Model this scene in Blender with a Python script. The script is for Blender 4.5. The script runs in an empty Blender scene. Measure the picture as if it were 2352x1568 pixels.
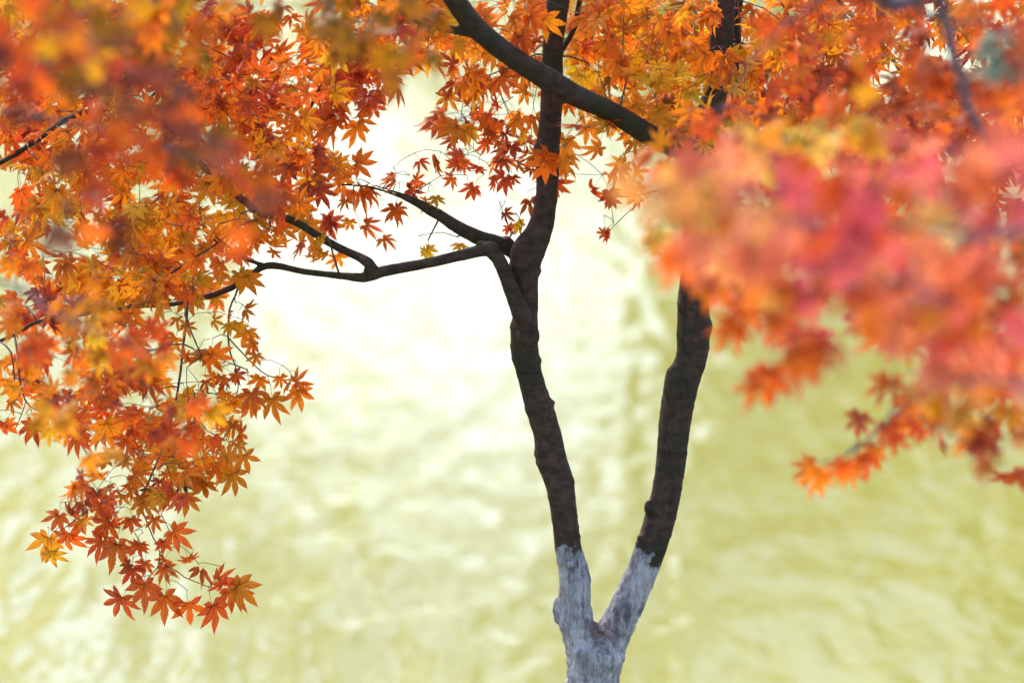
import bpy, math, random
import numpy as np
from mathutils import Vector, noise
R = math.radians
rng = np.random.default_rng(11); random.seed(11)
sc = bpy.context.scene
col = sc.collection

# ------------------------------------------------------------------ camera
LENS, PITCH, FOC = 135.0, 9.0, 7.1
cp, sp = math.cos(R(PITCH)), math.sin(R(PITCH))
C = np.array([0.0, -FOC*cp, 1.39 + FOC*sp])
FW, RT, UP = np.array([0, cp, -sp]), np.array([1.0, 0, 0]), np.array([0, sp, cp])
camd = bpy.data.cameras.new('camera'); cam = bpy.data.objects.new('camera', camd); col.objects.link(cam)
cam.location = C; cam.rotation_euler = (R(90-PITCH), 0, 0)
camd.lens = LENS; camd.sensor_width = 36; camd.clip_end = 5000; camd.clip_start = 0.05
camd.dof.use_dof = True; camd.dof.focus_distance = FOC; camd.dof.aperture_fstop = 2.7
sc.camera = cam

# ------------------------------------------------------------------ sky, sun, exposure
SUN_EL, SUN_ROT = 46.0, -32.0
world = bpy.data.worlds.new("World"); sc.world = world; world.use_nodes = True
wn = world.node_tree; bg = wn.nodes['Background']
sky = wn.nodes.new('ShaderNodeTexSky'); sky.sky_type = 'NISHITA'; sky.sun_disc = False
sky.sun_elevation = R(SUN_EL); sky.sun_rotation = R(SUN_ROT); sky.dust_density = 1.8; sky.air_density = 1.0
wn.links.new(sky.outputs[0], bg.inputs[0]); bg.inputs[1].default_value = 0.15
sund = bpy.data.lights.new('sun', 'SUN'); sun = bpy.data.objects.new('sun', sund); col.objects.link(sun)
sund.energy = 1.5; sund.angle = R(12); sund.color = (1.0, 0.95, 0.87)
d = Vector((math.sin(R(SUN_ROT))*math.cos(R(SUN_EL)), math.cos(R(SUN_ROT))*math.cos(R(SUN_EL)), math.sin(R(SUN_EL))))
sun.rotation_euler = d.to_track_quat('Z', 'Y').to_euler()
sc.view_settings.view_transform = 'Standard'; sc.view_settings.look = 'None'
sc.view_settings.exposure = 1.6; sc.view_settings.gamma = 1.0; sc.view_settings.use_curve_mapping = False
sc.render.engine = 'CYCLES'
sc.cycles.max_bounces = 8; sc.cycles.transmission_bounces = 6; sc.cycles.diffuse_bounces = 4
sc.cycles.use_denoising = True; sc.cycles.sample_clamp_indirect = 6

def P(u, v, y=0.0):
    """the point on the plane world-Y = y that stands at (u, v) of the 2352 x 1568 survey of the view"""
    ray = FW + ((u-1176)/2352*36/LENS)*RT + ((784-v)/2352*36/LENS)*UP
    return C + ray*((y - C[1])/ray[1])
MM = 36/LENS/2352*FOC      # metres per survey unit at the focus distance

# ------------------------------------------------------------------ material helpers
def mat(name):
    m = bpy.data.materials.new(name); m.use_nodes = True
    nt = m.node_tree; nt.nodes.clear()
    return m, nt
def N(nt, typ, **kw):
    n = nt.nodes.new(typ)
    for k, v in kw.items():
        if k.startswith('i_'):
            n.inputs[k[2:].replace('_', ' ')].default_value = v
        else: setattr(n, k, v)
    return n
def L(nt, a, b): nt.links.new(a, b)
def mixc(nt, fac, a, b, blend='MIX'):
    n = nt.nodes.new('ShaderNodeMix'); n.data_type = 'RGBA'; n.blend_type = blend
    for s, val in ((n.inputs[0], fac), (n.inputs[6], a), (n.inputs[7], b)):
        if hasattr(val, 'links'): nt.links.new(val, s)
        else: s.default_value = val
    return n.outputs[2]
def ramp(nt, src, p0, p1, c0=(0, 0, 0, 1), c1=(1, 1, 1, 1)):
    n = nt.nodes.new('ShaderNodeValToRGB'); n.color_ramp.elements[0].position = p0; n.color_ramp.elements[1].position = p1
    n.color_ramp.elements[0].color = c0; n.color_ramp.elements[1].color = c1
    nt.links.new(src, n.inputs[0]); return n.outputs[0]
def mathn(nt, op, a, b=None):
    n = nt.nodes.new('ShaderNodeMath'); n.operation = op
    for s, val in ((n.inputs[0], a), (n.inputs[1], b)):
        if val is None: continue
        if hasattr(val, 'links'): nt.links.new(val, s)
        else: s.default_value = val
    return n.outputs[0]

# leaf: colour of the leaf from its attribute, veins and edge from its UV, thin and translucent
def leaf_material(name, trans=0.5, gloss=0.35, rough=0.5):
    m, nt = mat(name)
    out = N(nt, 'ShaderNodeOutputMaterial')
    at = N(nt, 'ShaderNodeAttribute', attribute_name='leaf_tint')
    uv = N(nt, 'ShaderNodeUVMap'); sep = N(nt, 'ShaderNodeSeparateXYZ'); L(nt, uv.outputs[0], sep.inputs[0])
    au = mathn(nt, 'ABSOLUTE', sep.outputs[0])
    vein = ramp(nt, au, 0.03, 0.11, (1, 1, 1, 1), (0, 0, 0, 1))
    edge = ramp(nt, mathn(nt, 'ADD', mathn(nt, 'MULTIPLY', au, 0.55), mathn(nt, 'MULTIPLY', sep.outputs[1], 0.6)), 0.35, 1.05)
    c = mixc(nt, mathn(nt, 'MULTIPLY', edge, 0.6), at.outputs[0], (1, .5, .5, 1), 'MULTIPLY')
    tc = N(nt, 'ShaderNodeTexCoord'); nz = N(nt, 'ShaderNodeTexNoise', i_Scale=60.0, i_Detail=3.0); L(nt, tc.outputs['Object'], nz.inputs['Vector'])
    c = mixc(nt, mathn(nt, 'MULTIPLY', ramp(nt, nz.outputs[0], .42, .68), 0.35), c, (.75, .6, .5, 1), 'MULTIPLY')
    nz2 = N(nt, 'ShaderNodeTexNoise', i_Scale=260.0, i_Detail=2.0); L(nt, tc.outputs['Object'], nz2.inputs['Vector'])
    c = mixc(nt, mathn(nt, 'MULTIPLY', ramp(nt, nz2.outputs[0], .6, .75), .5), c, (.5, .3, .3, 1), 'MULTIPLY')
    c = mixc(nt, mathn(nt, 'MULTIPLY', vein, 0.75), c, (.3, .12, .15, 1), 'MULTIPLY')
    pb = N(nt, 'ShaderNodeBsdfPrincipled'); pb.inputs['Roughness'].default_value = rough
    pb.inputs['Specular IOR Level'].default_value = gloss
    tr = N(nt, 'ShaderNodeBsdfTranslucent'); mx = N(nt, 'ShaderNodeMixShader'); mx.inputs[0].default_value = trans
    L(nt, c, pb.inputs['Base Color']); L(nt, c, tr.inputs[0])
    L(nt, pb.outputs[0], mx.inputs[1]); L(nt, tr.outputs[0], mx.inputs[2]); L(nt, mx.outputs[0], out.inputs[0])
    return m
M_LEAF = leaf_material('maple_leaf')

def bark_material(name, wash, c_a, c_b, c_g):
    m, nt = mat(name)
    out = N(nt, 'ShaderNodeOutputMaterial'); pb = N(nt, 'ShaderNodeBsdfPrincipled'); L(nt, pb.outputs[0], out.inputs[0])
    geo = N(nt, 'ShaderNodeNewGeometry')
    mp = N(nt, 'ShaderNodeMapping'); mp.inputs['Scale'].default_value = (16, 16, 22); L(nt, geo.outputs['Position'], mp.inputs[0])
    n1 = N(nt, 'ShaderNodeTexNoise', i_Scale=3.0, i_Detail=7.0, i_Roughness=.65); L(nt, mp.outputs[0], n1.inputs['Vector'])
    mp2 = N(nt, 'ShaderNodeMapping'); mp2.inputs['Scale'].default_value = (60, 60, 9); L(nt, geo.outputs['Position'], mp2.inputs[0])
    n2 = N(nt, 'ShaderNodeTexNoise', i_Scale=2.0, i_Detail=5.0, i_Roughness=.6); L(nt, mp2.outputs[0], n2.inputs['Vector'])
    n3 = N(nt, 'ShaderNodeTexNoise', i_Scale=9.0, i_Detail=4.0, i_Distortion=.4); L(nt, geo.outputs['Position'], n3.inputs['Vector'])
    c = mixc(nt, ramp(nt, n1.outputs[0], .4, .62), c_a, c_b)
    c = mixc(nt, ramp(nt, n3.outputs[0], .5, .64), c, c_g)
    c = mixc(nt, mathn(nt, 'MULTIPLY', ramp(nt, n2.outputs[0], .52, .7), .55), c, (.35, .35, .35, 1), 'MULTIPLY')
    mp5 = N(nt, 'ShaderNodeMapping'); mp5.inputs['Scale'].default_value = (5, 5, 90); L(nt, geo.outputs['Position'], mp5.inputs[0])
    n6 = N(nt, 'ShaderNodeTexNoise', i_Scale=1.0, i_Detail=2.0); L(nt, mp5.outputs[0], n6.inputs['Vector'])
    c = mixc(nt, mathn(nt, 'MULTIPLY', ramp(nt, n6.outputs[0], .62, .66), mathn(nt, 'MULTIPLY', ramp(nt, n3.outputs[0], .4, .6), .5)), c, (.35, .32, .3, 1), 'MULTIPLY')
    hgt = mathn(nt, 'ADD', mathn(nt, 'MULTIPLY', n1.outputs[0], .6), mathn(nt, 'MULTIPLY', n2.outputs[0], .5))
    if wash:
        sep = N(nt, 'ShaderNodeSeparateXYZ'); L(nt, geo.outputs['Position'], sep.inputs[0])
        n4 = N(nt, 'ShaderNodeTexNoise', i_Scale=28.0, i_Detail=4.0); L(nt, geo.outputs['Position'], n4.inputs['Vector'])
        z = mathn(nt, 'ADD', sep.outputs[2], mathn(nt, 'MULTIPLY', mathn(nt, 'SUBTRACT', n4.outputs[0], .5), .13))
        z = mathn(nt, 'ADD', z, mathn(nt, 'MULTIPLY', mathn(nt, 'SUBTRACT', sep.outputs[0], .18), .12))
        z = mathn(nt, 'ADD', z, mathn(nt, 'MULTIPLY', mathn(nt, 'MAXIMUM', mathn(nt, 'SUBTRACT', sep.outputs[0], .225), 0.0), .32))
        m_w = ramp(nt, mathn(nt, 'SUBTRACT', z, .503), .495, .503, (1, 1, 1, 1), (0, 0, 0, 1))
        vo = N(nt, 'ShaderNodeTexVoronoi', feature='DISTANCE_TO_EDGE', i_Scale=1.0)
        mp3 = N(nt, 'ShaderNodeMapping'); mp3.inputs['Scale'].default_value = (75, 75, 16)
        wob = mixc(nt, .08, geo.outputs['Position'], n3.outputs[1], 'ADD'); L(nt, wob, mp3.inputs[0]); L(nt, mp3.outputs[0], vo.inputs['Vector'])
        n5 = N(nt, 'ShaderNodeTexNoise', i_Scale=1.0, i_Detail=9.0, i_Roughness=.75); mp6 = N(nt, 'ShaderNodeMapping'); mp6.inputs['Scale'].default_value = (50, 50, 19); L(nt, geo.outputs['Position'], mp6.inputs[0]); L(nt, mp6.outputs[0], n5.inputs['Vector'])
        wcol = mixc(nt, ramp(nt, n5.outputs[0], .38, .62), (.12, .122, .135, 1), (.52, .52, .535, 1))
        crack = ramp(nt, n2.outputs[0], .60, .67)
        wcol = mixc(nt, mathn(nt, 'MULTIPLY', mathn(nt, 'MULTIPLY', crack, ramp(nt, n4.outputs[0], .46, .58)), .75), wcol, (.10, .09, .09, 1))
        # the rubbed brown crotch of the fork
        cz = P(1385, 1448, -.03)
        dv = N(nt, 'ShaderNodeVectorMath', operation='DISTANCE'); L(nt, geo.outputs['Position'], dv.inputs[0]); dv.inputs[1].default_value = tuple(cz)
        cr = mathn(nt, 'ADD', dv.outputs['Value'], mathn(nt, 'MULTIPLY', mathn(nt, 'SUBTRACT', n5.outputs[0], .5), .12))
        wcol = mixc(nt, mathn(nt, 'MULTIPLY', ramp(nt, cr, .015, .05, (1, 1, 1, 1), (0, 0, 0, 1)), .8), wcol, (.13, .07, .055, 1))
        c = mixc(nt, m_w, c, wcol)
        hgt = mathn(nt, 'SUBTRACT', mathn(nt, 'ADD', hgt, mathn(nt, 'MULTIPLY', mathn(nt, 'MULTIPLY', n5.outputs[0], m_w), .8)), mathn(nt, 'MULTIPLY', mathn(nt, 'MULTIPLY', crack, m_w), .4))
    L(nt, c, pb.inputs['Base Color']); pb.inputs['Roughness'].default_value = .78; pb.inputs['Specular IOR Level'].default_value = .25
    bp = N(nt, 'ShaderNodeBump'); bp.inputs['Strength'].default_value = .75; bp.inputs['Distance'].default_value = .006
    L(nt, hgt, bp.inputs['Height']); L(nt, bp.outputs[0], pb.inputs['Normal'])
    return m
M_TRUNK = bark_material('maple_trunk_bark', True, (.040, .026, .018, 1), (.088, .055, .038, 1), (.036, .034, .018, 1))
M_BARK = bark_material('maple_branch_bark', False, (.04, .028, .018, 1), (.075, .052, .036, 1), (.035, .04, .016, 1))
M_GREY = bark_material('grey_maple_bark', False, (.12, .10, .12, 1), (.20, .17, .19, 1), (.09, .08, .09, 1))
m, nt = mat('maple_twig'); out = N(nt, 'ShaderNodeOutputMaterial'); pb = N(nt, 'ShaderNodeBsdfPrincipled'); L(nt, pb.outputs[0], out.inputs[0])
geo = N(nt, 'ShaderNodeNewGeometry'); nz = N(nt, 'ShaderNodeTexNoise', i_Scale=30.0); L(nt, geo.outputs['Position'], nz.inputs['Vector'])
L(nt, mixc(nt, nz.outputs[0], (.06, .03, .03, 1), (.13, .065, .05, 1)), pb.inputs['Base Color']); pb.inputs['Roughness'].default_value = .6
M_TWIG = m

# ------------------------------------------------------------------ mesh helpers
def hang_on(o, parent):
    o.parent = parent
    if parent and parent.type == 'EMPTY': o.location = -parent.location
class MB:
    def __init__(s): s.v = []; s.f = []; s.n = 0
    def add(s, v, f):
        v = np.asarray(v, float); s.v.append(v); s.f.extend([[i+s.n for i in q] for q in f]); s.n += len(v)
    def build(s, name, material, parent=None, smooth=True):
        me = bpy.data.meshes.new(name)
        if s.n: me.from_pydata(np.concatenate(s.v).tolist(), [], s.f)
        if smooth: me.polygons.foreach_set('use_smooth', [True]*len(me.polygons))
        me.materials.append(material)
        o = bpy.data.objects.new(name, me); col.objects.link(o); hang_on(o, parent)
        return o
def smooth_path(pts, step):
    """Catmull-Rom through (x, y, z, r) rows"""
    p = np.asarray(pts, float); q = np.vstack([2*p[0]-p[1], p, 2*p[-1]-p[-2]]); out = []
    for i in range(1, len(q)-2):
        a, b, c, e = q[i-1], q[i], q[i+1], q[i+2]
        n = max(1, int(np.linalg.norm((c-b)[:3])/step))
        for t in np.arange(n)/n:
            out.append(.5*((2*b)+(c-a)*t+(2*a-5*b+4*c-e)*t*t+(3*b-a-3*c+e)*t**3))
    out.append(p[-1]); out = np.array(out); out[:, 3] = np.maximum(out[:, 3], .0002)
    return out
def tube(mb, pts, step=.01, seg=16):
    p = smooth_path(pts, step); X = p[:, :3]; n = len(X)
    T = np.gradient(X, axis=0); T /= np.linalg.norm(T, axis=1)[:, None]+1e-12
    u = np.cross(T[0], [0.3, 1, .1]); u /= np.linalg.norm(u)
    ang = np.arange(seg)/seg*2*math.pi; V = []
    for i in range(n):
        u = u - T[i]*np.dot(u, T[i]); u /= np.linalg.norm(u)+1e-12; w = np.cross(T[i], u)
        V.append(X[i] + p[i, 3]*(np.cos(ang)[:, None]*u + np.sin(ang)[:, None]*w))
    V = np.concatenate(V); F = []
    for i in range(n-1):
        for k in range(seg):
            k2 = (k+1) % seg
            F.append([i*seg+k, i*seg+k2, (i+1)*seg+k2, (i+1)*seg+k])
    F.append(list(range(seg))[::-1]); F.append([(n-1)*seg+k for k in range(seg)])
    mb.add(V, F)
def ball(mb, c, r, sc3=(1, 1, 1)):
    V = []; F = []; a, b = 12, 16
    for i in range(a+1):
        th = math.pi*i/a
        for k in range(b):
            ph = 2*math.pi*k/b
            V.append([c[0]+r*sc3[0]*math.sin(th)*math.cos(ph), c[1]+r*sc3[1]*math.sin(th)*math.sin(ph), c[2]+r*sc3[2]*math.cos(th)])
    for i in range(a):
        for k in range(b):
            F.append([i*b+k, (i+1)*b+k, (i+1)*b+(k+1) % b, i*b+(k+1) % b])
    mb.add(V, F)
def fuse(mb, name, material, parent, voxel, rough=1.0, sm=6):
    """weld the pieces of a limb into one skin, then give it bark relief"""
    o = mb.build(name, material, parent)
    rm = o.modifiers.new('r', 'REMESH'); rm.mode = 'VOXEL'; rm.voxel_size = voxel
    s = o.modifiers.new('s', 'SMOOTH'); s.iterations = sm; s.factor = .5
    dg = bpy.context.evaluated_depsgraph_get(); dg.update()
    me = bpy.data.meshes.new_from_object(o.evaluated_get(dg)); o.modifiers.clear(); old = o.data; o.data = me; bpy.data.meshes.remove(old)
    nv = len(me.vertices); co = np.empty(nv*3); me.vertices.foreach_get('co', co); co = co.reshape(-1, 3)
    no = np.empty(nv*3); me.vertex_normals.foreach_get('vector', no); no = no.reshape(-1, 3)
    for i in range(nv):
        p = co[i]
        a = noise.noise(Vector((p[0]*7, p[1]*7, p[2]*11)))*.0024
        b = noise.noise(Vector((p[0]*22+5, p[1]*22, p[2]*75)))
        b = max(0, b-.25)*.0040
        c = noise.noise(Vector((p[0]*60, p[1]*60, p[2]*60+9)))*.0011
        if voxel < .005 and p[2] < .98: c += (abs(noise.noise(Vector((p[0]*45, p[1]*45, p[2]*70+3))))-.15)*.0055*min(1, max(0, (.98-p[2])/.12))
        co[i] = p + no[i]*(a+b+c)*rough
    me.vertices.foreach_set('co', co.ravel()); me.update()
    me.polygons.foreach_set('use_smooth', [True]*len(me.polygons))
    if not me.materials: me.materials.append(material)
    return o
def tag(o, label=None, cat=None, group=None, kind=None):
    for k, v in (('label', label), ('category', cat), ('group', group), ('kind', kind)):
        if v: o[k] = v
    return o
def empty(name, loc):
    o = bpy.data.objects.new(name, None); col.objects.link(o); o.location = loc; o.empty_display_size = .1
    return o

# ------------------------------------------------------------------ leaves
def make_leaf(lobes=7, droop=.25, fold=.25, slim=1.0, sd=0):
    """one Japanese maple leaf in its own plane: base at the origin, middle lobe along +Y; returns verts, faces, uv"""
    r = random.Random(sd)
    if lobes == 7: A = [(-118, .42), (-78, .72), (-39, .93), (0, 1.0), (38, .95), (77, .74), (117, .44)]
    else: A = [(-98, .5), (-50, .86), (0, 1.0), (49, .88), (97, .52)]
    A = [(a+r.uniform(-5, 5), l*r.uniform(.92, 1.06)) for a, l in A]
    prof = [(.26, .080), (.38, .098), (.395, .120), (.52, .106), (.535, .126), (.65, .084), (.665, .102), (.78, .048), (.79, .060), (.90, .018)]
    V = [(0, 0, 0)]; UV = [(0, 0)]; F = []
    sin_pts = []
    for i in range(len(A)+1):
        if i == 0: a = A[0][0]-24; rad = .10
        elif i == len(A): a = A[-1][0]+24; rad = .10
        else: a = (A[i-1][0]+A[i][0])/2; rad = .215*min(A[i-1][1], A[i][1])**.5
        V.append((rad*math.sin(R(a)), rad*math.cos(R(a)), 0)); UV.append((1, .2)); sin_pts.append(len(V)-1)
    for i, (a, l) in enumerate(A):
        ca, sa = math.cos(R(a)), math.sin(R(a)); bend = r.uniform(-.10, .10); w = slim*(.82+.28*l)
        def pt(t, x): x = x + bend*t*t*.5; return (x*ca + t*l*sa, -x*sa + t*l*ca, 0)
        mids = [0]; lft = [sin_pts[i]]; rgt = [sin_pts[i+1]]
        for t, x in prof:
            V.append(pt(t, 0)); UV.append((0, t)); mids.append(len(V)-1)
            V.append(pt(t-.0, -x*w)); UV.append((-1, t)); lft.append(len(V)-1)
            V.append(pt(t-.0, x*w)); UV.append((1, t)); rgt.append(len(V)-1)
        V.append(pt(1, 0)); UV.append((0, 1)); tip = len(V)-1
        for k in range(len(prof)):
            F.append((mids[k], lft[k], lft[k+1], mids[k+1])); F.append((mids[k], mids[k+1], rgt[k+1], rgt[k]))
        F.append((mids[-1], lft[-1], tip)); F.append((mids[-1], tip, rgt[-1]))
    V = np.array(V, float); UV = np.array(UV, float)
    rr = np.hypot(V[:, 0], V[:, 1])
    V[:, 2] = fold*.12*np.abs(UV[:, 0])*np.clip(1.2-rr, 0, 1) - droop*rr**2 + .03*np.sin(rr*9+sd)
    s = 1/(1+droop*.4*rr); V[:, 0] *= s; V[:, 1] *= s
    tri = []
    for f in F:
        tri.append(f[:3])
        if len(f) == 4: tri.append((f[0], f[2], f[3]))
    return V, np.array(tri), UV
LEAVES = [make_leaf(7, .10, .5, 1.0, 1), make_leaf(7, .22, .8, .95, 2), make_leaf(7, .35, .9, .9, 3), make_leaf(7, .15, .6, 1.1, 4),
          make_leaf(7, .05, .3, 1.1, 5), make_leaf(7, .6, 1.2, .9, 6), make_leaf(5, .4, 1.3, .95, 7), make_leaf(7, .18, 1.1, .85, 8)]
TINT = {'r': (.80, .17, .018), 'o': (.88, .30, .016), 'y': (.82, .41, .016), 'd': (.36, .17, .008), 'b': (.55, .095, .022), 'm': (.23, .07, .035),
        'k': (.78, .17, .17), 's': (.95, .34, .15), 'w': (.98, .60, .12), 'e': (.98, .56, .03), 'g': (.05, .08, .02), 'c': (.24, .33, .24)}  # k: red leaf with the pink of its sky sheen put into the tint
class Leaves:
    def __init__(s): s.V = []; s.F = []; s.UV = []; s.C = []; s.n = 0
    def add(s, pos, tip, nrm, size, tint, kind=None):
        V, F, UV = LEAVES[rng.integers(len(LEAVES)) if kind is None else kind]
        t = tip/np.linalg.norm(tip); n = nrm - t*np.dot(nrm, t); n /= np.linalg.norm(n)+1e-9; x = np.cross(t, n)
        W = pos + size*(V[:, :1]*x + V[:, 1:2]*t + V[:, 2:3]*n)
        c = np.array(TINT[tint])*rng.uniform(.82, 1.15); c[1] *= rng.uniform(.72, 1.22); c = np.clip(c, .004, .97)
        s.V.append(W); s.F.append(F+s.n); s.UV.append(UV[F.ravel()]); s.C.append(np.tile(np.append(c, 1.0), (len(V), 1))); s.n += len(V)
    def build(s, name, parent):
        me = bpy.data.meshes.new(name)
        if s.n:
            V = np.concatenate(s.V); F = np.concatenate(s.F); nf = len(F)
            me.vertices.add(len(V)); me.vertices.foreach_set('co', V.ravel())
            me.loops.add(nf*3); me.loops.foreach_set('vertex_index', F.ravel().astype(np.int32))
            me.polygons.add(nf); me.polygons.foreach_set('loop_start', np.arange(nf, dtype=np.int32)*3)
            me.update(calc_edges=True)
            me.polygons.foreach_set('use_smooth', [True]*nf)
            uv = me.uv_layers.new(name='UVMap'); uv.data.foreach_set('uv', np.concatenate(s.UV).ravel())
            ca = me.color_attributes.new('leaf_tint', 'FLOAT_COLOR', 'POINT'); ca.data.foreach_set('color', np.concatenate(s.C).ravel())
        me.materials.append(M_LEAF)
        o = bpy.data.objects.new(name, me); col.objects.link(o); hang_on(o, parent)
        return o

DOWN = -UP
def facing(tilt):
    """a leaf normal that faces the lit air before the tree, tipped at random"""
    a = rng.normal(0, tilt, 2); n = -FW + RT*math.tan(np.clip(a[0], -1.3, 1.3)) + UP*math.tan(np.clip(a[1]+.25, -1.3, 1.3))
    return n/np.linalg.norm(n)
class Bough:
    """a limb that carries twigs and leaves: part 'branch', sub-parts 'twigs' and 'foliage'"""
    def __init__(s, paths, wood=None, extra=None):
        s.paths = paths; s.lv = Leaves(); s.tw = MB(); s.nodes = []; s.depth = []; s.obj = None
        for p in paths:
            for q in smooth_path(p, .03): s.nodes.append(q[:3]); s.depth.append(max(q[3], .0012))
        s.pend = []
    def leaf(s, pos, tipdir, size, tint, tilt=.45, node=None, stalk=True, kind=None):
        n = facing(tilt); s.lv.add(pos, tipdir, n, size, tint, kind)
        if stalk:
            if node is None: node = pos - tipdir/np.linalg.norm(tipdir)*size*rng.uniform(.5, 1.0) + np.array([rng.normal(0, .008), rng.normal(0, .01), .008])
            mid = (pos+node)/2 + np.array([rng.normal(0, .003), rng.normal(0, .004), .004])
            tube(s.tw, [(*pos, .00045), (*mid, .00045), (*node, .0007)], .02, 3)
    def cluster(s, node, n, size, tint, tilt=.6, spread=1.0):
        s.pend.append(node)
        for k in range(n):
            a = rng.normal(0, 1.1); t = DOWN*math.cos(a) + RT*math.sin(a) + FW*rng.normal(0, .5)
            t /= np.linalg.norm(t); sz = size*rng.uniform(.72, 1.18)
            off = t*rng.uniform(.01, .035)*spread + np.array([rng.normal(0, .014), rng.normal(0, .02), rng.normal(0, .012)])*spread
            t2 = t + off/(np.linalg.norm(off)+1e-6)*.5
            s.leaf(node+off, t2, sz, tint[rng.integers(len(tint))], tilt, node)
    def grow(s):
        if not s.pend: return
        P0 = np.array(s.nodes); R0 = list(s.depth); pend = np.array(s.pend)
        d0 = np.array([np.min(np.linalg.norm(P0-q, axis=1)) for q in pend])
        for i in np.argsort(d0):
            q = pend[i]; dd = np.linalg.norm(P0-q, axis=1) + np.maximum(0, q[2]-P0[:, 2])*.6; j = int(np.argmin(dd)); a = P0[j]
            L_ = np.linalg.norm(a-q)
            if L_ < .004: continue
            r0 = min(R0[j]*.7, .0022); r1 = max(r0*.62, .0007)
            side = np.array([rng.normal(0, .08), rng.normal(0, .08), .10])*L_
            tube(s.tw, [(*a, r0), (*(a*.6+q*.4+side), (r0+r1)/2), (*q, r1)], max(.02, L_/4), 5)
            P0 = np.vstack([P0, (a*.6+q*.4+side)[None], q[None]]); R0 += [(r0+r1)/2, r1]
    def build(s, root, material, voxel=None, extra=None, name='branch', rough=1.0):
        mb = MB()
        for p in s.paths: tube(mb, p, .012, 14)
        for b in (extra or []): ball(mb, *b)
        if voxel: s.obj = fuse(mb, name, material, root, voxel, rough, 3)
        else: s.obj = mb.build(name, material, root)
        s.grow()
        if s.tw.n: s.tw.build('twigs', M_TWIG, s.obj)
        if s.lv.n: s.lv.build('foliage', s.obj)

def path(pts, y=0.0, k=1.0):
    """rows (u, v, r[, y]) of the survey -> (x, y, z, r) rows in metres"""
    o = []
    for q in pts:
        yy = q[3] if len(q) > 3 else y
        o.append((*P(q[0], q[1], yy), q[2]*MM*k*(yy-C[1])/(FOC*cp)))
    return o

#SECTION_SETTING
# ------------------------------------------------------------------ setting: ground, pond, far wood
ZW = -.5
prof = [(-3000, 1.2), (-60, 1.1), (-12, 1.0), (-7, .9), (-4, .45), (-2, .08), (0, 0), (1.7, -.05), (2.5, -.45), (3.4, -1.0), (6, -1.6), (50, -1.6), (58, -.9), (60, -.3), (64, .4), (90, 1.2), (300, 2), (3000, 4)]
xs = [-3000, -300, -80, -40]+list(np.arange(-30, 31, 1.5))+[40, 80, 300, 3000]
ys = []
for (a, _), (b, _) in zip(prof[:-1], prof[1:]):
    n = 1 if b-a > 200 else max(1, int((b-a)/1.0)) if abs(b) < 13 else 3
    ys += list(np.linspace(a, b, n, endpoint=False))
ys.append(3000)
V = []; F = []
for y in ys:
    z = np.interp(y, [p[0] for p in prof], [p[1] for p in prof])
    for x in xs:
        V.append((x, y + (.25*noise.noise(Vector((x*.3, y*.1, 0))) if 0.8 < y < 5 else 0), z + .05*noise.noise(Vector((x*.6, y*.6, 3)))*(abs(x) < 40)))
nx = len(xs)
for j in range(len(ys)-1):
    for i in range(nx-1): F.append((j*nx+i, j*nx+i+1, (j+1)*nx+i+1, (j+1)*nx+i))
mb = MB(); mb.add(V, F)
m, nt = mat('leaf_littered_ground'); out = N(nt, 'ShaderNodeOutputMaterial'); pb = N(nt, 'ShaderNodeBsdfPrincipled'); L(nt, pb.outputs[0], out.inputs[0])
geo = N(nt, 'ShaderNodeNewGeometry'); vo = N(nt, 'ShaderNodeTexVoronoi', i_Scale=18.0); L(nt, geo.outputs['Position'], vo.inputs['Vector'])
nz = N(nt, 'ShaderNodeTexNoise', i_Scale=1.5, i_Detail=6.0); L(nt, geo.outputs['Position'], nz.inputs['Vector'])
c = mixc(nt, ramp(nt, nz.outputs[0], .4, .6), (.07, .09, .03, 1), (.12, .09, .055, 1))
lit = mixc(nt, vo.outputs[1], (.35, .12, .03, 1), (.45, .28, .05, 1)); c = mixc(nt, ramp(nt, vo.outputs[0], .25, .3, (.8, .8, .8, 1), (0, 0, 0, 1)), c, lit)
L(nt, c, pb.inputs['Base Color']); pb.inputs['Roughness'].default_value = .9
tag(mb.build('ground', m), kind='structure')

m, nt = mat('pond_water'); out = N(nt, 'ShaderNodeOutputMaterial'); pb = N(nt, 'ShaderNodeBsdfPrincipled'); L(nt, pb.outputs[0], out.inputs[0])
geo = N(nt, 'ShaderNodeNewGeometry')
def wave(sx, sy, scale, detail, dist=0.0):
    mp = N(nt, 'ShaderNodeMapping'); mp.inputs['Scale'].default_value = (sx, sy, 1); L(nt, geo.outputs['Position'], mp.inputs[0])
    n = N(nt, 'ShaderNodeTexNoise', i_Scale=scale, i_Detail=detail, i_Distortion=dist); L(nt, mp.outputs[0], n.inputs['Vector']); return n.outputs[0]
w1 = wave(4.2, 1.0, 1.5, 1.0); w2 = wave(1.7, .38, 1.0, 1.0); w3 = wave(9.0, 6.0, 1.5, 2.0)
h = mathn(nt, 'ADD', mathn(nt, 'MULTIPLY', w1, .19), mathn(nt, 'ADD', mathn(nt, 'MULTIPLY', w2, .24), mathn(nt, 'MULTIPLY', w3, .045)))
bp = N(nt, 'ShaderNodeBump'); bp.inputs['Strength'].default_value = 1.0; bp.inputs['Distance'].default_value = .10
L(nt, h, bp.inputs['Height']); L(nt, bp.outputs[0], pb.inputs['Normal'])
silt = wave(.25, .12, 1.0, 3.0)
L(nt, mixc(nt, ramp(nt, silt, .35, .65), (.215, .195, .026, 1), (.26, .235, .04, 1)), pb.inputs['Base Color'])
pb.inputs['Roughness'].default_value = .11; pb.inputs['IOR'].default_value = 1.33
mb = MB(); mb.add([(-400, 1, ZW), (400, 1, ZW), (400, 61.5, ZW), (-400, 61.5, ZW)], [(0, 1, 2, 3)])
tag(mb.build('pond_water', m, smooth=False), kind='structure')

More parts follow.
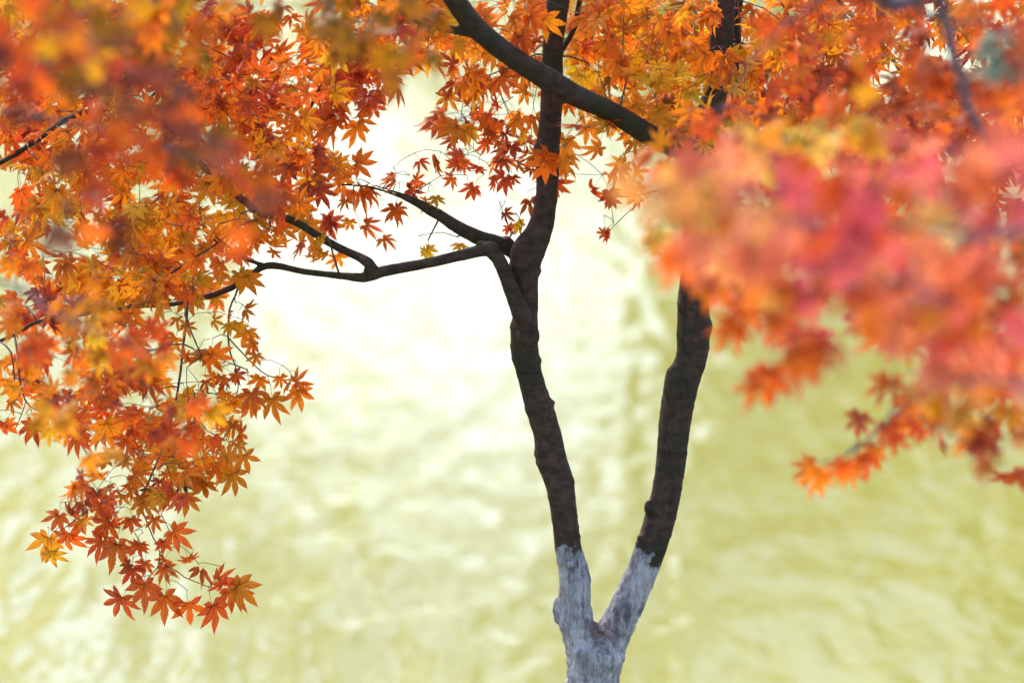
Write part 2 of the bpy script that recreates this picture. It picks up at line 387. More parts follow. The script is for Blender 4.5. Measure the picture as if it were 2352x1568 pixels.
# the yellow-green wood on the far bank, seen only as its reflection
m, nt = mat('wood_leaves'); out = N(nt, 'ShaderNodeOutputMaterial')
geo = N(nt, 'ShaderNodeNewGeometry'); nz = N(nt, 'ShaderNodeTexNoise', i_Scale=.35, i_Detail=3.0); L(nt, geo.outputs['Position'], nz.inputs['Vector'])
c = mixc(nt, ramp(nt, nz.outputs[0], .35, .65), (.72, .66, .03, 1), (.86, .78, .07, 1))
df = N(nt, 'ShaderNodeBsdfDiffuse'); tr = N(nt, 'ShaderNodeBsdfTranslucent'); mx = N(nt, 'ShaderNodeMixShader'); mx.inputs[0].default_value = .5
L(nt, c, df.inputs[0]); L(nt, c, tr.inputs[0]); L(nt, df.outputs[0], mx.inputs[1]); L(nt, tr.outputs[0], mx.inputs[2]); L(nt, mx.outputs[0], out.inputs[0])
M_WOOD = m
def mass(V, F, c, rad, n, s):
    for _ in range(n):
        v = rng.normal(size=3); v /= np.linalg.norm(v); p = c + v*rad*rng.uniform(.45, 1.0)*(1+.25*noise.noise(Vector(v*2.1)+Vector(c)))
        a, b = rng.normal(size=3), rng.normal(size=3); a /= np.linalg.norm(a); b -= a*np.dot(a, b); b /= np.linalg.norm(b)
        k = s*rng.uniform(.6, 1.3); i = len(V)
        V += [p-a*k, p-b*k*.6, p+a*k, p+b*k*.6]; F.append((i, i+1, i+2, i+3))
V = []; F = []
# (x, height, crown radius, crown centre height share)
wood = [(x, hgt, rad) for x, hgt, rad in
        [(-34, 15, 5), (-27, 17, 5), (-20, 15, 4.5), (-13.5, 14, 3.6), (-9.3, 9, 2.6), (-6.3, 6.2, 1.6), (-3.2, 5.4, 1.3), (-.9, 5.2, 1.2), (1.2, 6.4, 1.3),
         (3.4, 9.5, 1.6), (6.0, 13, 2.6), (9.6, 17, 3.6), (14, 18, 4.5), (20, 17, 5), (27, 18, 5), (34, 16, 5)]]
for x, hgt, rad in wood:
    y = 70+rng.uniform(-3, 3)
    for k in range(int(6+hgt*.6)):
        zz = rng.uniform(1.2, hgt-rad*.5)
        c = np.array([x+rng.normal(0, rad*.5), y+rng.normal(0, rad*.6), zz]); rr = rad*rng.uniform(.35, .6)*(1 if zz < hgt*.7 else .8)
        mass(V, F, c, np.array([rr, rr, rr*.8]), 90, .34)
# high open canopy over the gap
for _ in range(255):
    x = rng.uniform(-15, 13); zz = rng.uniform(9.5, 30); y = 72+rng.uniform(-3, 6)
    if -6 < x < 3 and zz < 12.2: continue
    if (-11 < x < -7.4 or 3.0 < x < 7.4) and 12.6 < zz < 20 and rng.random() < .95: continue
    rr = rng.uniform(.7, 1.7); mass(V, F, np.array([x, y, zz]), np.array([rr, rr, rr*.8]), 60, .34)
for x in (-11, -7.2, -4.4, -2.0, 1.0, 3.2, 5.5):
    for _ in range(26): mass(V, F, np.array([x+rng.normal(0, .35), 71.0, rng.uniform(1, 18)]), np.array([.5, .4, .8]), 18, .27)
for x in np.arange(-60, 61, 2.0): mass(V, F, np.array([x, 66+rng.uniform(-1, 1), .8]), np.array([1.8, 1.5, 1.4]), 80, .3)
mb = MB(); mb.add(V, F); wd = mb.build('woodland', M_WOOD, smooth=False); tag(wd, kind='stuff')
tag(wd, 'yellow green woodland on the far bank mirrored in the pond')

#SECTION_MAIN
rng = np.random.default_rng(21)
# ------------------------------------------------------------------ the forked maple with the whitewashed foot
base = P(1361, 1568, -.02)
main = empty('maple_tree', (base[0], base[1], 0)); tag(main, 'slender forked maple with whitewashed foot and orange leaves', 'tree')
tr = MB()
ft = np.array([base[0]+.01, base[1], 0])
tube(tr, [(*(ft-[0, 0, .12]), .10), (*ft, .085), (*(ft+[0, 0, .1]), .066), (*(ft+[0, 0, .35]), .055), (*(base-[0, 0, .12]), .050), *path([(1361, 1560, 60), (1367, 1500, 66), (1369, 1470, 48), (1371, 1440, 14)], -.02)], .006, 40)
LS = [(1355, 1600, 46), (1349, 1530, 46), (1338, 1475, 43), (1324, 1430, 41), (1320, 1380, 37), (1319, 1320, 36), (1306, 1260, 32), (1298, 1200, 32), (1285, 1110, 33), (1266, 1052, 35), (1257, 995, 32.5), (1236, 927, 32), (1216, 858, 31.5),
      (1206, 807, 32), (1205, 756, 31.5), (1209, 690, 28.5), (1206, 647, 30), (1205, 612, 35), (1212, 578, 38), (1228, 551, 33), (1243, 517, 29), (1251, 480, 27), (1256, 440, 26), (1257, 376, 27), (1258, 342, 27),
      (1262, 300, 26), (1268, 205, 25), (1270, 102, 25), (1280, 17, 26), (1296, -150, 23), (1270, -420, 19), (1300, -700, 13), (1290, -1000, 6)]
RS = [(1366, 1620, 46), (1378, 1530, 50), (1396, 1474, 45), (1424, 1420, 39), (1446, 1374, 38), (1477, 1306, 37), (1497, 1251, 35.5), (1512, 1203, 35), (1529, 1135, 35), (1540, 1066, 35), (1545, 1010, 36), (1556, 927, 38), (1570, 870, 39),
      (1588, 824, 37), (1594, 756, 38), (1592, 688, 36), (1597, 619, 34), (1601, 520, 32), (1605, 430, 32), (1612, 350, 34), (1624, 280, 29), (1644, 210, 28), (1655, 164, 28), (1657, 85, 27), (1664, 0, 26), (1690, -200, 23), (1740, -450, 18), (1760, -750, 12), (1800, -1000, 5)]
tube(tr, path(LS, -.02), .006, 36); tube(tr, path(RS, .02), .006, 36)
def knob(u, v, r, y=0.0, s=(1, 1, 1)): return (P(u, v, y), r*MM, s)
for b in [knob(1291, 1402, 23, -.02, (1, 1, 1.5)), knob(1250, 345, 25, -.03, (1, 1, 1.1)), knob(1545, 892, 27, 0, (.8, 1, 2.1)), knob(1228, 622, 16, -.01), knob(1186, 757, 14, -.02, (1, 1, 2)), knob(1368, 1438, 11, -.03),
          knob(1382, 1441, 8, -.04), knob(1616, 752, 22, .02, (1, 1, 1.3)), knob(1239, 1040, 14, -.02), knob(1278, 1115, 14, -.045), knob(1215, 770, 26, -.045, (1, .7, 1.3)), knob(1232, 828, 14, -.02), knob(1490, 1165, 14, .0, (.8, 1, 1.3)),
          knob(1593, 770, 40, .02, (1, 1, .25)), knob(1592, 320, 14, -.01), knob(1310, 1295, 10, -.055), knob(1267, 925, 9, -.02), knob(1258, 945, 8, -.02), knob(1470, 1235, 9, 0), knob(1254, 375, 29, -.02, (1, 1, .3))]: ball(tr, *b)
fuse(tr, 'trunk', M_TRUNK, main, .0036, 1.0, 5)

boughs = {}
# left bough with its elbow, and the limb that rises from it
boughs['left'] = Bough([path([(1212, 790, 20, 0), (1204, 738, 23, -.04), (1185, 690, 20, -.045), (1162, 632, 17, -.05), (1143, 592, 16, -.06), (1122, 573, 16, -.06), (1098, 577, 14, -.06), (1040, 591, 12.5, -.05), (960, 609, 12, -.04), (872, 625, 12.5, -.03), (838, 637, 11, -.03), (780, 633, 8.5),
                              (700, 624, 8.3, .02), (614, 610, 8.5, .02), (560, 645, 7.5), (500, 674, 7), (430, 692, 6.6, -.02), (380, 700, 6), (300, 704, 5.5), (220, 715, 5.5), (140, 733, 6), (85, 739, 5.5, .03), (40, 765, 5), (0, 783, 4.5), (-80, 820, 4), (-200, 870, 2.5)]),
                        path([(620, 614, 6, .02), (565, 594, 5), (520, 562, 4.2), (485, 536, 3.2)])])
boughs['rise'] = Bough([path([(866, 626, 10, -.03), (846, 604, 12.5, -.03), (820, 588, 10), (772, 566, 10), (722, 536, 9.5), (672, 506, 9.5), (622, 494, 9.5), (592, 486, 9, .05), (560, 460, 8.5, .1), (490, 408, 8, .15), (395, 300, 7.5, .2), (340, 265, 7.5, .2), (290, 250, 7, .2), (215, 253, 7, .2), (150, 275, 6.5), (100, 312, 6), (0, 374, 6), (-120, 420, 4)]),
                        path([(592, 504, 4), (556, 516, 3.6), (500, 558, 3.2), (450, 590, 3), (372, 640, 3), (300, 680, 2.8)])])
boughs['short'] = Bough([path([(1205, 620, 16, .02), (1180, 580, 17, .03), (1160, 565, 19, .03), (1100, 546, 17, .02), (1050, 521, 14.5), (1012, 496, 13), (985, 484, 10), (960, 470, 7.5), (920, 452, 4.5), (850, 430, 3, .05), (775, 423, 2.6, .05)]),
                         path([(1040, 508, 4), (1000, 478, 3.5), (945, 452, 3), (880, 432, 2.5), (850, 422, 2)])])
boughs['cross'] = Bough([path([(1608, 365, 22, .0), (1590, 347, 26, -.05), (1535, 331, 25, -.08), (1482, 304, 24.5, -.12), (1420, 266, 24, -.15), (1372, 242, 24, -.18), (1310, 214, 26, -.2), (1262, 185, 27, -.22), (1205, 150, 24, -.25), (1150, 112, 24, -.27), (1100, 70, 25, -.3), (1060, 22, 25, -.32), (1030, -25, 24, -.35), (980, -110, 21, -.4), (900, -230, 15, -.5), (780, -300, 10, -.5), (600, -420, 6, -.5)]),
                         path([(1150, 105, 9, -.27), (1120, 88, 10, -.28), (1080, 77, 10.5, -.3), (1010, 62, 10.5, -.32), (950, 40, 10, -.34), (905, 10, 9.5, -.36), (840, -30, 8, -.4), (700, -90, 5, -.4)])])
boughs['upright'] = Bough([path([(1282, 130, 6, 0), (1300, 100, 6.5, .02), (1320, 62, 6, .02), (1332, 0, 6, .02), (1350, -80, 6), (1420, -300, 4)])])
boughs['second_top'] = Bough([path([(1640, 420, 16, .05), (1682, 340, 12, .08), (1690, 250, 11, .08), (1688, 170, 10, .08), (1692, 100, 9.5, .08), (1696, 20, 9, .08), (1720, -120, 8), (1800, -400, 4)])])
boughs['back_left'] = Bough([path([(1290, -120, 9, .05), (1100, -160, 8, .35), (900, -60, 7.5, .6), (810, 30, 6.5, .6), (795, 92, 6, .6), (755, 170, 5.5, .6), (712, 248, 4.5, .6), (690, 300, 2.5, .6)])])
boughs['top_left'] = Bough([path([(1290, -200, 9, .05), (900, -240, 8, .25), (600, -130, 8, .3), (450, -60, 8.5, .3), (434, 10, 8, .3), (437, 58, 7, .3), (449, 100, 6.5, .3), (400, 170, 4, .3), (340, 230, 3, .3)]),
                            path([(434, 5, 4, .3), (520, -10, 4, .3), (620, -20, 3, .3)])])
boughs['back_right'] = Bough([path([(1672, -60, 9, .1), (1800, -120, 8, .4), (1948, 27, 5.5, .5), (1985, 65, 5, .5), (2026, 106, 4.5, .5), (2080, 180, 3.5, .5), (2120, 260, 2.5, .5)])])

# the hanging sprays of the left bough, surveyed twig by twig
def Z2(x, y): return (x/2.9258, 516.8+y/2.9258)
def Z3(x, y): return (x/2.9258, 1032.4+y/2.9258)
def Z4(x, y): return (775.2+x/2.9258, y/2.9258)
hang = Bough([path([(430, 695, 3.6, -.02), (428, 740, 3.2, -.03), (421, 790, 3, -.04), (415, 850, 2.9, -.05), (402, 930, 2.7, -.05), (382, 1000, 2.6, -.05), (372, 1034, 2.5, -.05), (352, 1080, 2.4, -.05), (335, 1121, 2.3, -.05), (323, 1142, 1.7), (328, 1172, 1.6), (340, 1205, 1.5), (351, 1232, 1.4), (367, 1268, 1.4), (362, 1302, 1.3), (345, 1321, 1.2), (330, 1340, 1)]),
              path([(335, 1121, 1.6, -.05), (297, 1133, 1.5), (239, 1152, 1.4), (205, 1169, 1.3), (160, 1203, 1.2), (130, 1224, 1)]),
              path([(363, 1290, 1.3), (407, 1311, 1.2), (424, 1325, 1.2), (451, 1336, 1.1), (485, 1349, 1), (520, 1358, .8)]),
              path([(335, 1121, 1.3, -.05), (365, 1135, 1.2), (385, 1146, 1)])])
hang2 = Bough([path([(550, 650, 2.8, 0), (540, 680, 2.4), (527, 711, 2.2), (524, 773, 2), (530, 814, 1.9), (540, 838, 1.8), (564, 847, 1.4), (572, 856, 1)]),
               path([(525, 776, 1.8), (560, 814, 1.6), (588, 842, 1.5), (615, 862, 1.4), (660, 872, 1.2), (711, 879, .8)]),
               path([(540, 838, 1.5), (545, 900, 1.4), (500, 905, 1.2), (448, 895, 1)]),
               path([(446, 900, 1.5), (452, 935, 1.5), (460, 965, 1.4), (475, 988, 1.2), (520, 1010, 1)])])
hang3 = Bough([path([(34, 776, 2.6, .03), (42, 824, 2.3), (44, 860, 2.1), (51, 900, 2), (68, 932, 1.8), (113, 951, 1.5), (140, 945, 1)]),
               path([(60, 920, 1.3), (50, 950, 1.2), (35, 985, 1)])])
T3 = """825 985 760 1160 b|968 905 985 1085 r|1108 978 1112 1170 r|1265 1020 1287 1215 r|1430 1045 1468 1220 r|1545 940 1658 1068 r|1590 915 1735 1025 o|1475 880 1480 980 r|1475 870 1560 800 r|1340 820 1375 895 r|1260 720 1300 800 r
1110 790 1135 900 r|1110 735 1050 800 r|890 800 902 940 b|870 770 830 800 b|975 755 965 850 r|790 635 742 830 r|690 610 568 720 r|945 630 945 720 r|930 640 870 725 r|1100 615 1100 700 r|1165 550 1290 650 r|467 560 447 735 r|320 590 268 742 y
350 680 360 825 y|395 440 335 535 r|485 400 440 480 b|615 295 625 372 b|555 470 585 565 y|675 380 620 495 o|735 480 590 575 r|740 480 760 560 r|880 465 895 565 b|1040 460 1015 572 r|955 355 870 410 o|960 350 1090 425 o|850 225 860 300 o|830 300 790 395 o
740 245 700 300 o|975 85 950 205 o|1120 155 1140 240 o|1170 80 1180 175 y|1355 60 1400 190 o|1285 130 1215 270 o|1450 90 1500 220 o|1450 85 1480 290 y|1560 160 1600 322 o|1330 180 1330 280 y|1255 315 1250 447 o|1145 275 1120 372 y|1040 300 1075 370 y
1640 30 1682 182 o|1220 20 1260 90 o|850 70 800 60 o|1070 210 1060 270 b|890 250 930 320 o|1000 260 1010 350 y|1235 210 1240 250 g"""
T2h = """845 1030 850 1150 r|705 1150 700 1282 r|720 1335 740 1505 o|545 1400 545 1515 r|545 1400 410 1530 r|845 1440 800 1560 r|1005 1340 1010 1480 r|900 1500 930 1560 r|1230 1135 1260 1230 o|1195 1280 1180 1390 o|1090 1440 1110 1530 o|1230 1480 1240 1567 o|1310 1370 1310 1460 o
1390 1050 1390 1115 r|850 1310 860 1400 y|1270 1260 1250 1340 y|1120 1190 1180 1260 o|1300 1250 1320 1330 y|1020 1480 1030 1560 y|780 900 800 980 o|640 1000 700 1070 r"""
T2k = """1440 640 1500 668 y|1550 605 1520 660 y|1660 570 1712 598 y|1545 670 1550 735 y|1600 660 1590 745 y|1665 705 1630 820 o|1700 790 1650 885 o|1720 870 1690 962 o|1415 870 1410 1000 o|1420 870 1560 915 o|1580 1000 1585 1092 r|1580 1000 1640 1030 b|1445 1010 1380 1060 o|1490 1020 1490 1090 r
1745 1025 1715 1115 o|1880 1020 1900 1105 o|1690 1130 1712 1278 o|1830 1165 1857 1342 o|2000 1110 2040 1245 o|1950 1065 1900 1110 o|1990 1060 2110 1060 o|1545 1190 1635 1330 o|1495 1090 1445 1155 r|1455 1280 1450 1365 r|1560 1340 1580 1440 o|1430 1430 1440 1540 r|1590 1470 1630 1567 o
1520 1130 1500 1200 o|1500 1350 1500 1430 o|1600 1400 1680 1430 o|1480 1480 1400 1520 o|1190 625 1195 695 o|1085 710 1080 805 o|1250 675 1290 758 o|1180 755 1100 850 o"""
T2l = """260 1070 250 1175 o|225 1340 265 1475 r|225 1340 165 1482 r|420 1300 430 1375 r|475 1230 545 1302 r|40 1325 15 1435 r|40 1325 95 1380 o|40 1040 40 1145 o|110 905 60 942 o|320 1180 260 1280 r|350 1160 400 1230 r|200 1000 160 1060 o|230 980 280 1040 o|100 700 60 760 o|100 640 60 700 r"""
def place(b, text, Z, y0=-.04, tilt=.35):
    for q in text.replace('\n', '|').split('|'):
        w = q.split(); a = Z(float(w[0]), float(w[1])); e = Z(float(w[2]), float(w[3]))
        yy = y0 + rng.normal(0, .035); A = P(a[0], a[1], yy); E = P(e[0], e[1], yy + rng.normal(0, .012))
        t = E-A; L_ = np.linalg.norm(t); sz = np.clip(L_*1.18, .030, .064)
        nd = A - t/L_*rng.uniform(.014, .03) + np.array([rng.normal(0, .006), rng.normal(0, .008), .006]); b.pend.append(nd)
        b.leaf(A, t, sz, w[4], tilt, nd)
place(hang, T3, Z3); place(hang, T2h, Z2); place(hang2, T2k, Z2); place(hang3, T2l, Z2, .0)
T2b = "1480 250 1435 362 o|1610 320 1662 445 y|1330 490 1330 548 y|1450 480 1505 540 y|1100 490 1090 545 y|1000 500 1060 540 y|1850 170 1820 240 o|1110 400 1100 470 y|1160 350 1190 420 o|1240 340 1290 360 y|2150 90 2150 190 y|2160 180 2100 290 y|1600 60 1600 130 o|1620 130 1660 160 r|820 380 840 450 r|880 480 890 520 o"
place(boughs['left'], T2b, Z2)
T4 = """785 945 800 1015 r|780 950 690 970 r|1035 885 980 985 r|1130 895 1150 965 b|1240 800 1242 868 r|1080 695 1010 715 r|1080 815 1070 850 r|555 1090 592 1132 r|672 1085 650 1175 r|800 1100 745 1130 b|855 1090 850 1130 r|945 1120 925 1165 b|1100 1075 1105 1145 b
1260 1020 1265 1075 r|1175 1185 1185 1245 b|1045 1205 1062 1275 b|912 1260 850 1335 r|912 1262 905 1312 r|770 1195 725 1255 r|1130 1430 1165 1480 b|1210 1500 1242 1562 y|1150 1520 1175 1567 r|660 1330 672 1385 y|390 1400 395 1530 r|385 1405 310 1495 r|395 1400 480 1450 r
370 1200 350 1285 r|365 1205 280 1215 r|520 1210 570 1225 r|480 1270 590 1300 b|600 1360 580 1410 y|1215 1110 1270 1110 r|1300 1140 1300 1180 b|850 850 860 900 b|1240 900 1260 960 y|860 820 905 860 b|160 1300 210 1500 r|150 1290 90 1330 o|60 1350 20 1420 o|80 1480 60 1560 o"""
place(boughs['short'], T4, Z4, .03, .4)
place(boughs['short'], "600 170 570 235 e|820 135 825 190 e|600 160 640 215 e|1180 20 1150 10 r", lambda x, y: (775.2+x/2.9258, 516.8+y/2.9258), .03, .3)
lone = Bough([path([(1612, 395, 3, -.02), (1560, 420, 2.2, -.05), (1500, 440, 1.8, -.1), (1440, 452, 1.4, -.1), (1400, 448, 1, -.1)]), path([(1500, 440, 1.2, -.1), (1440, 490, 1, -.1), (1400, 530, .8, -.1)])])
place(lone, "1840 1330 1870 1390 b|1840 1325 1740 1350 b|2010 1330 1990 1400 b|1920 1090 1830 1182 y|1915 1090 1900 1150 y|1800 1560 1750 1610 r|1805 1555 1820 1640 b|2100 1020 2060 1050 o", Z4, .32, .35)

# ---- leaf density of the crown: one letter per 58.8-unit cell (capital = dense)
CELL = 58.8
def grid(rows, owner, ylo, yhi, size, dens, tints, spread=1.0, tilt=.6, r0=0):
    for j, row in enumerate(rows):
        c0 = 0
        if isinstance(row, tuple): c0, row = row
        for i, ch in enumerate(row):
            if ch in '. ': continue
            big = ch.isupper(); k = dens*(1.0 if big else .38)
            yy0 = rng.uniform(ylo, yhi); scale = (yy0-C[1])/FOC
            n = rng.poisson(k*scale*scale*(.045/size)**2)
            while n > 0:
                m_ = min(n, int(rng.integers(2, 5))); n -= m_
                yy = rng.uniform(ylo, yhi)
                u = (i+c0+rng.uniform(-.15, 1.15))*CELL; v = (j+r0+rng.uniform(-.15, 1.15))*CELL - 14 - 22*(FOC/scale/FOC-1)
                node = P(u, v, yy)
                b = owner(u, v, yy)
                b.cluster(node, m_, size, tints[ch.lower()], tilt, spread)
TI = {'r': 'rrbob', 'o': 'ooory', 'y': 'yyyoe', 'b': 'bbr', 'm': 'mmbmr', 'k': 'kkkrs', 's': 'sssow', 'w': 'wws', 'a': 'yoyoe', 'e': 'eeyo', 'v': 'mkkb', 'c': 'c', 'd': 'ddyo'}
# cells:   0         1         2         3
#          0123456789012345678901234567890123456789
G0 = ["OOORRROORRRo.OOOYOOOOOOOOOAAAAOROORrOOro",
      "OORRROORRRROOORRAOOOOOOAAAAAAAORrORrrOrO",
      "OOROORRORRRORRRRoOOoOOoAAAAAAAbRBoOorrRo",
      "OrOORRROOBRORRRb.aROoooAAAAAAabRrOorRrOr",
      "RROOOROOORROOo...rORo.aAAAAAabRRbRrRrOrR",
      "OROOYOYOOOORRo...arrrorrbrrroarOrrrOrRrO",
      "ORYOYOOOOORROo......rrrra..ro.rrroorrrro",
      "oOYYOYOOYOOORo......r.......rrrr....rrrr",
      "RYoyOYYOYOorRo..............rrrr........",
      "OoyoYOOOOro.o...........................",
      "oooOOOOOoo..............................",
      "oroOOOOo................................",
      "oRRoOr..................................",
      "oooOrr..................................",
      "orooROoo................................",
      "orrrrrooo...............................",
      "..oooooo...............................",
      "....oooo................................",
      "...oooOo................................",
      "...rr.o................................."]
def own0(u, v, y):
    if u < 560 and v > 560: return boughs['left']
    if u < 330 and v > 220: return boughs['rise'] if rng.random() < .6 else boughs['left']
    if u < 700 and v > 240: return boughs['rise']
    if u < 860 and v > 250: return boughs['short'] if v > 330 else boughs['back_left']
    if u < 640: return boughs['top_left']
    if u < 990: return boughs['back_left']
    if u < 1200: return boughs['cross']
    if u < 1420: return boughs['upright']
    if u < 1700: return boughs['second_top']
    return boughs['back_right']
grid(G0, own0, -.25, .75, .046, 7.6, TI)
# amber leaves hanging before the stems, nearer the camera
G1 = [(24, "AAA.AAAAAAA"), (22, "a.AAA.AAAAA"), (18, "a.a...AAAA.AA"), (24, "AAAAaA"), (23, "aAAAa"), (24, "aa")]
grid(G1, lambda u, v, y: boughs['cross'] if u < 1500 else boughs['second_top'], -.1, 1.4, .047, 4.5, {**TI, 'a': 'yodo'})
# the crown above the frame, which shades what hangs below
for _ in range(800):
    u = rng.uniform(-900, 3000) if rng.random() < .6 else rng.uniform(-500, 900); v = -rng.uniform(100, 1500)*(1-abs(u-1200)/2800); y = rng.uniform(-.9, 2.3)
    own0(u, 0, y).cluster(P(u, v, y), 3, .045, 'oory', .7, 1.5)

E = {'left': [knob(1122, 570, 20, -.06, (1.2, 1, .8)), knob(1104, 562, 9, -.06), (P(850, 622, -.03), 15*MM, (1, 1, 1)), knob(842, 600, 9, -.03)],
     'short': [knob(1162, 560, 19, .03, (1, 1, .9)), knob(1163, 550, 9, .03), knob(1008, 488, 9)], 'cross': [knob(1290, 215, 24, -.2), knob(1400, 248, 15, -.16)]}
for k, b in boughs.items(): b.build(main, M_BARK, .0022 if k in ('left', 'rise', 'short') else .003 if k == 'cross' else None, E.get(k), rough=.55)
for b in (hang, hang2, hang3, lone): b.build(main, M_TWIG)

#SECTION_FORE
rng = np.random.default_rng(35)
# ------------------------------------------------------------------ foreground maple at the right, hanging close to the camera
rt = empty('maple_tree', (1.45, -3.6, .35)); tag(rt, 'close red leaved maple with sheen painted pink, blurred at the right edge', 'tree')
mb = MB(); tube(mb, [(1.45, -3.6, .2, .09), (1.45, -3.6, .6, .07), (1.5, -3.55, 1.4, .06), (1.42, -3.6, 2.2, .052), (1.5, -3.5, 3.0, .04), (1.4, -3.4, 3.8, .02)], .03, 24)
fuse(mb, 'trunk', M_GREY, rt, .008, 2.0, 3)
fr = {'high': Bough([[(1.5, -3.5, 3.0, .025), (1.2, -2.9, 3.0, .02), (*P(2120, -130, -2.3), .013)] + path([(2160, 0, 12, -2.2), (2187, 113, 12, -2.2), (2212, 200, 11, -2.2), (2226, 246, 10, -2.2), (2262, 320, 9, -2.2), (2300, 420, 6, -2.2)]),
                     path([(2170, 40, 9, -2.2), (2130, 35, 8, -2.2), (2080, 0, 6, -2.2), (1950, -30, 4, -2.1), (1800, 60, 3, -2), (1690, 200, 2.5, -1.9), (1640, 300, 2, -1.9)])]),
      'mid': Bough([[(1.42, -3.6, 2.2, .022), (1.0, -3.7, 2.25, .016), (*P(2500, 480, -3.2), .011)] + path([(2300, 540, 8, -3.1), (2100, 520, 7, -3.0), (1900, 520, 6, -3.0), (1740, 490, 4, -3.0), (1640, 520, 2.5, -3.0)])]),
      'low': Bough([[(1.45, -3.6, 1.9, .02), (1.0, -3.5, 2.0, .014), (*P(2500, 900, -3.2), .009)] + path([(2330, 880, 7, -3.0), (2200, 880, 5, -2.8), (2080, 930, 4, -2.2), (1990, 1010, 3, -1.7), (1900, 1070, 2, -1.5)])]),
      'side': Bough([path([(2300, 600, 8, -3.2), (2100, 640, 6, -3.0), (1950, 660, 5, -2.6), (1840, 720, 4, -2.2), (1790, 800, 3, -2.0)])])}
G2 = [(31, "rRRRRRrRK"), (30, "rRRRrRRRRR"), (30, "RRRrRRRRRR"), (28, "rrRRRRrRRRRR"), (27, "rRRrsrrRRRRRR"), (26, "rrREEEEErrRRRR"), (26, "RRREEEerrRRKRR")]
grid(G2, lambda u, v, y: fr['high'], -1.7, -.6, .047, 3.8, {**TI, 'r': 'rrobb', 'k': 'rrb'}, 1.0)
G3 = [(26, "srkkKKkKKKKKKK"), (25, "WSSKkKKKKKKRKKK"), (25, "wWWSKKKKKKRSKSR"), (26, "SWWSKKKKKKKSSK"), (28, "SRKKRKKKKSSR"), (30, "SKKKKSSRKR"), (32, "kKSSRRRK"),
      (35, "KSKSS")]
grid(G3, lambda u, v, y: fr['mid'] if v < 760 else fr['low'], -3.3, -1.7, .046, 8.6, TI, 1.0, r0=6)
G7 = [(34, 'rKSRSK'), (35, 'rRSRR'), (34, 'rRrRRS'), (35, 'rRoRR'), (36, 'WRrR'), (37, 'ror')]
grid(G7, lambda u, v, y: fr['low'], -2.3, -1.2, .045, 4.6, TI, 1.0, r0=12.6)
def solo(b, lst, y, size, tilt=.3):
    for u, v, a, t in lst:
        yy = y + rng.normal(0, .08); b.pend.append(P(u, v-12, yy)); b.leaf(P(u, v, yy), DOWN*math.cos(R(a))+RT*math.sin(R(a)), size*rng.uniform(.9, 1.1), t, tilt, P(u, v-12, yy))
solo(fr['side'], [(1768, 850, 0, 'r'), (1815, 775, 25, 's'), (1715, 715, -15, 'r'), (1700, 690, 15, 's'), (1780, 730, -20, 'r'), (1835, 810, 30, 'r'), (1660, 650, -20, 's'), (1745, 880, -30, 'r'), (1830, 850, 10, 's'), (1690, 745, -35, 'r'), (1850, 760, 20, 's'), (1800, 740, -10, 's')], -2.2, .05)
solo(fr['low'], [(1975, 955, -15, 'b'), (2040, 975, 10, 'b'), (2060, 1000, -10, 'r'), (1880, 1085, -25, 'o'), (1935, 1060, 0, 'r'), (1985, 1050, 15, 'r'), (2090, 930, -20, 'r'), (1950, 1075, 20, 'o'), (2110, 960, 15, 'b'), (2010, 1030, -30, 'o'), (1870, 1070, -60, 'o')], -1.6, .042)
solo(fr['mid'], [(1580, 560, 0, 'r'), (1560, 590, -20, 'r')], -2.6, .045)
for _ in range(13):      # the yellow spray above the pink mass
    t_ = rng.uniform(0, 1); fr['high'].cluster(P(1720+290*t_, 352-75*t_+rng.normal(0, 10), rng.uniform(-2.2, -1.7)), 3, .044, 'eew', .5, .7)
for _ in range(3): fr['mid'].cluster(P(rng.uniform(1640, 1780), rng.uniform(470, 540), rng.uniform(-3.3, -2.8)), 3, .048, 'wws', .5, .8)
for _ in range(4): fr['mid'].cluster(P(rng.uniform(2130, 2200), rng.uniform(900, 930), -2.3), 2, .044, 'ew', .5, .8)
if True:
    for _ in range(4): fr['high'].cluster(P(rng.uniform(2300, 2350), rng.uniform(50, 95), -2.1), 3, .045, 'c', .6, 1.0)
for _ in range(240):   # its crown outside the picture
    u = rng.uniform(2450, 3600); v = rng.uniform(-900, 900); y = rng.uniform(-4.3, -2.4)
    fr['mid' if v > 400 else 'high'].cluster(P(u, v, y), 3, .05, 'krso', .7, 1.6)
for b in fr.values(): b.build(rt, M_GREY)

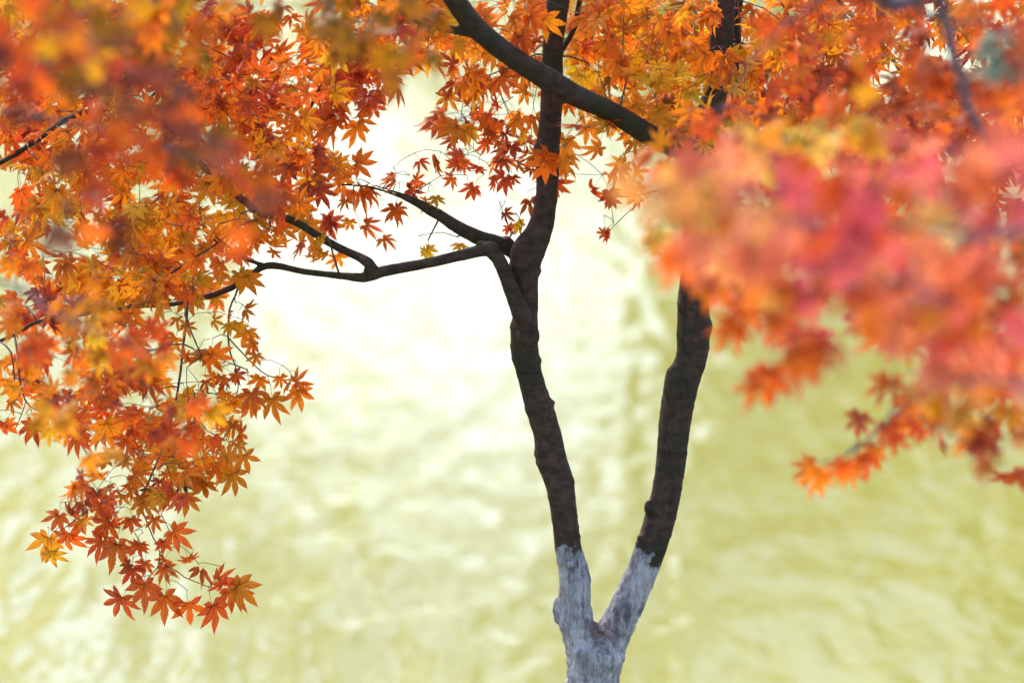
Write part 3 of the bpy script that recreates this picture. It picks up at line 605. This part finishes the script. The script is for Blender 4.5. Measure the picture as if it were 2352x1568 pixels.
# ------------------------------------------------------------------ foreground maple at the left
lf = empty('maple_tree', (-1.5, -2.9, .2)); tag(lf, 'close amber and brown leaved maple blurred at the left edge', 'tree')
mb = MB(); tube(mb, [(-1.5, -2.9, .05, .085), (-1.5, -2.9, .5, .066), (-1.44, -2.9, 1.4, .056), (-1.5, -2.85, 2.2, .048), (-1.42, -2.8, 3.0, .036), (-1.5, -2.8, 3.8, .016)], .03, 24)
fuse(mb, 'trunk', M_GREY, lf, .008, 2.0, 3)
fl = {'mid': Bough([[(-1.5, -2.85, 2.2, .016), (-1.1, -2.5, 2.25, .012)] + path([(-80, 230, 7, -2.1), (150, 280, 4, -2.0), (380, 340, 3, -2.0), (560, 420, 2, -2.0)])]),
      'low': Bough([[(-1.44, -2.9, 1.75, .014), (-1.1, -2.7, 1.9, .01)] + path([(-60, 640, 6, -2.2), (120, 720, 4, -2.2), (260, 780, 3, -2.2), (400, 830, 2, -2.2)])]),
      'high': Bough([[(-1.42, -2.8, 3.0, .02), (-1.0, -2.6, 2.9, .014)] + path([(0, -150, 7, -2.3), (400, -100, 5, -2.2), (800, -60, 4, -2.0), (1050, -20, 3, -1.8)])])}
G4 = [(0, "mDDrDDDd"), (0, "mMMmadda"), (0, "mMMdMM"), (2, "MmMMMm"), (2, "MM.mMm"), (3, "mm.Mmmm"), (2, "mM..mMmm"), (3, "m.....Mm"), (3, "Mm"), (3, "m")]
grid(G4, lambda u, v, y: fl['mid'], -2.8, -1.7, .045, 4.6, TI, 1.3)
G5 = [(0, "Ro"), (0, "rrOo"), (0, "RoaAa"), (0, "roAAao"), (0, "roAEo"), (0, "rOEAoOo"), (1, "oAaOROo"), (2, "EaoRRo"), (2, "aeoroo"), (3, "r.roo"), (4, "oao")]
grid(G5, lambda u, v, y: fl['low'], -1.7, -.6, .044, 2.5, TI, 1.1, r0=8)
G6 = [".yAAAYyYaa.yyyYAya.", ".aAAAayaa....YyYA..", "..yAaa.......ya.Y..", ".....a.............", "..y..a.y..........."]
grid(G6, lambda u, v, y: fl['high'], -2.1, -1.0, .046, 4.6, {**TI, 'y': 'ddd', 'a': 'ddyo'}, 1.2)  # dark olive tints carry the shade on these leaves in their colour
for _ in range(200):
    u = rng.uniform(-1400, -150); v = rng.uniform(-900, 1000); y = rng.uniform(-3.6, -1.8)
    fl['mid' if 0 < v < 500 else 'low' if v > 0 else 'high'].cluster(P(u, v, y), 3, .05, 'royy', .7, 1.6)
for b in fl.values(): b.build(lf, M_GREY)
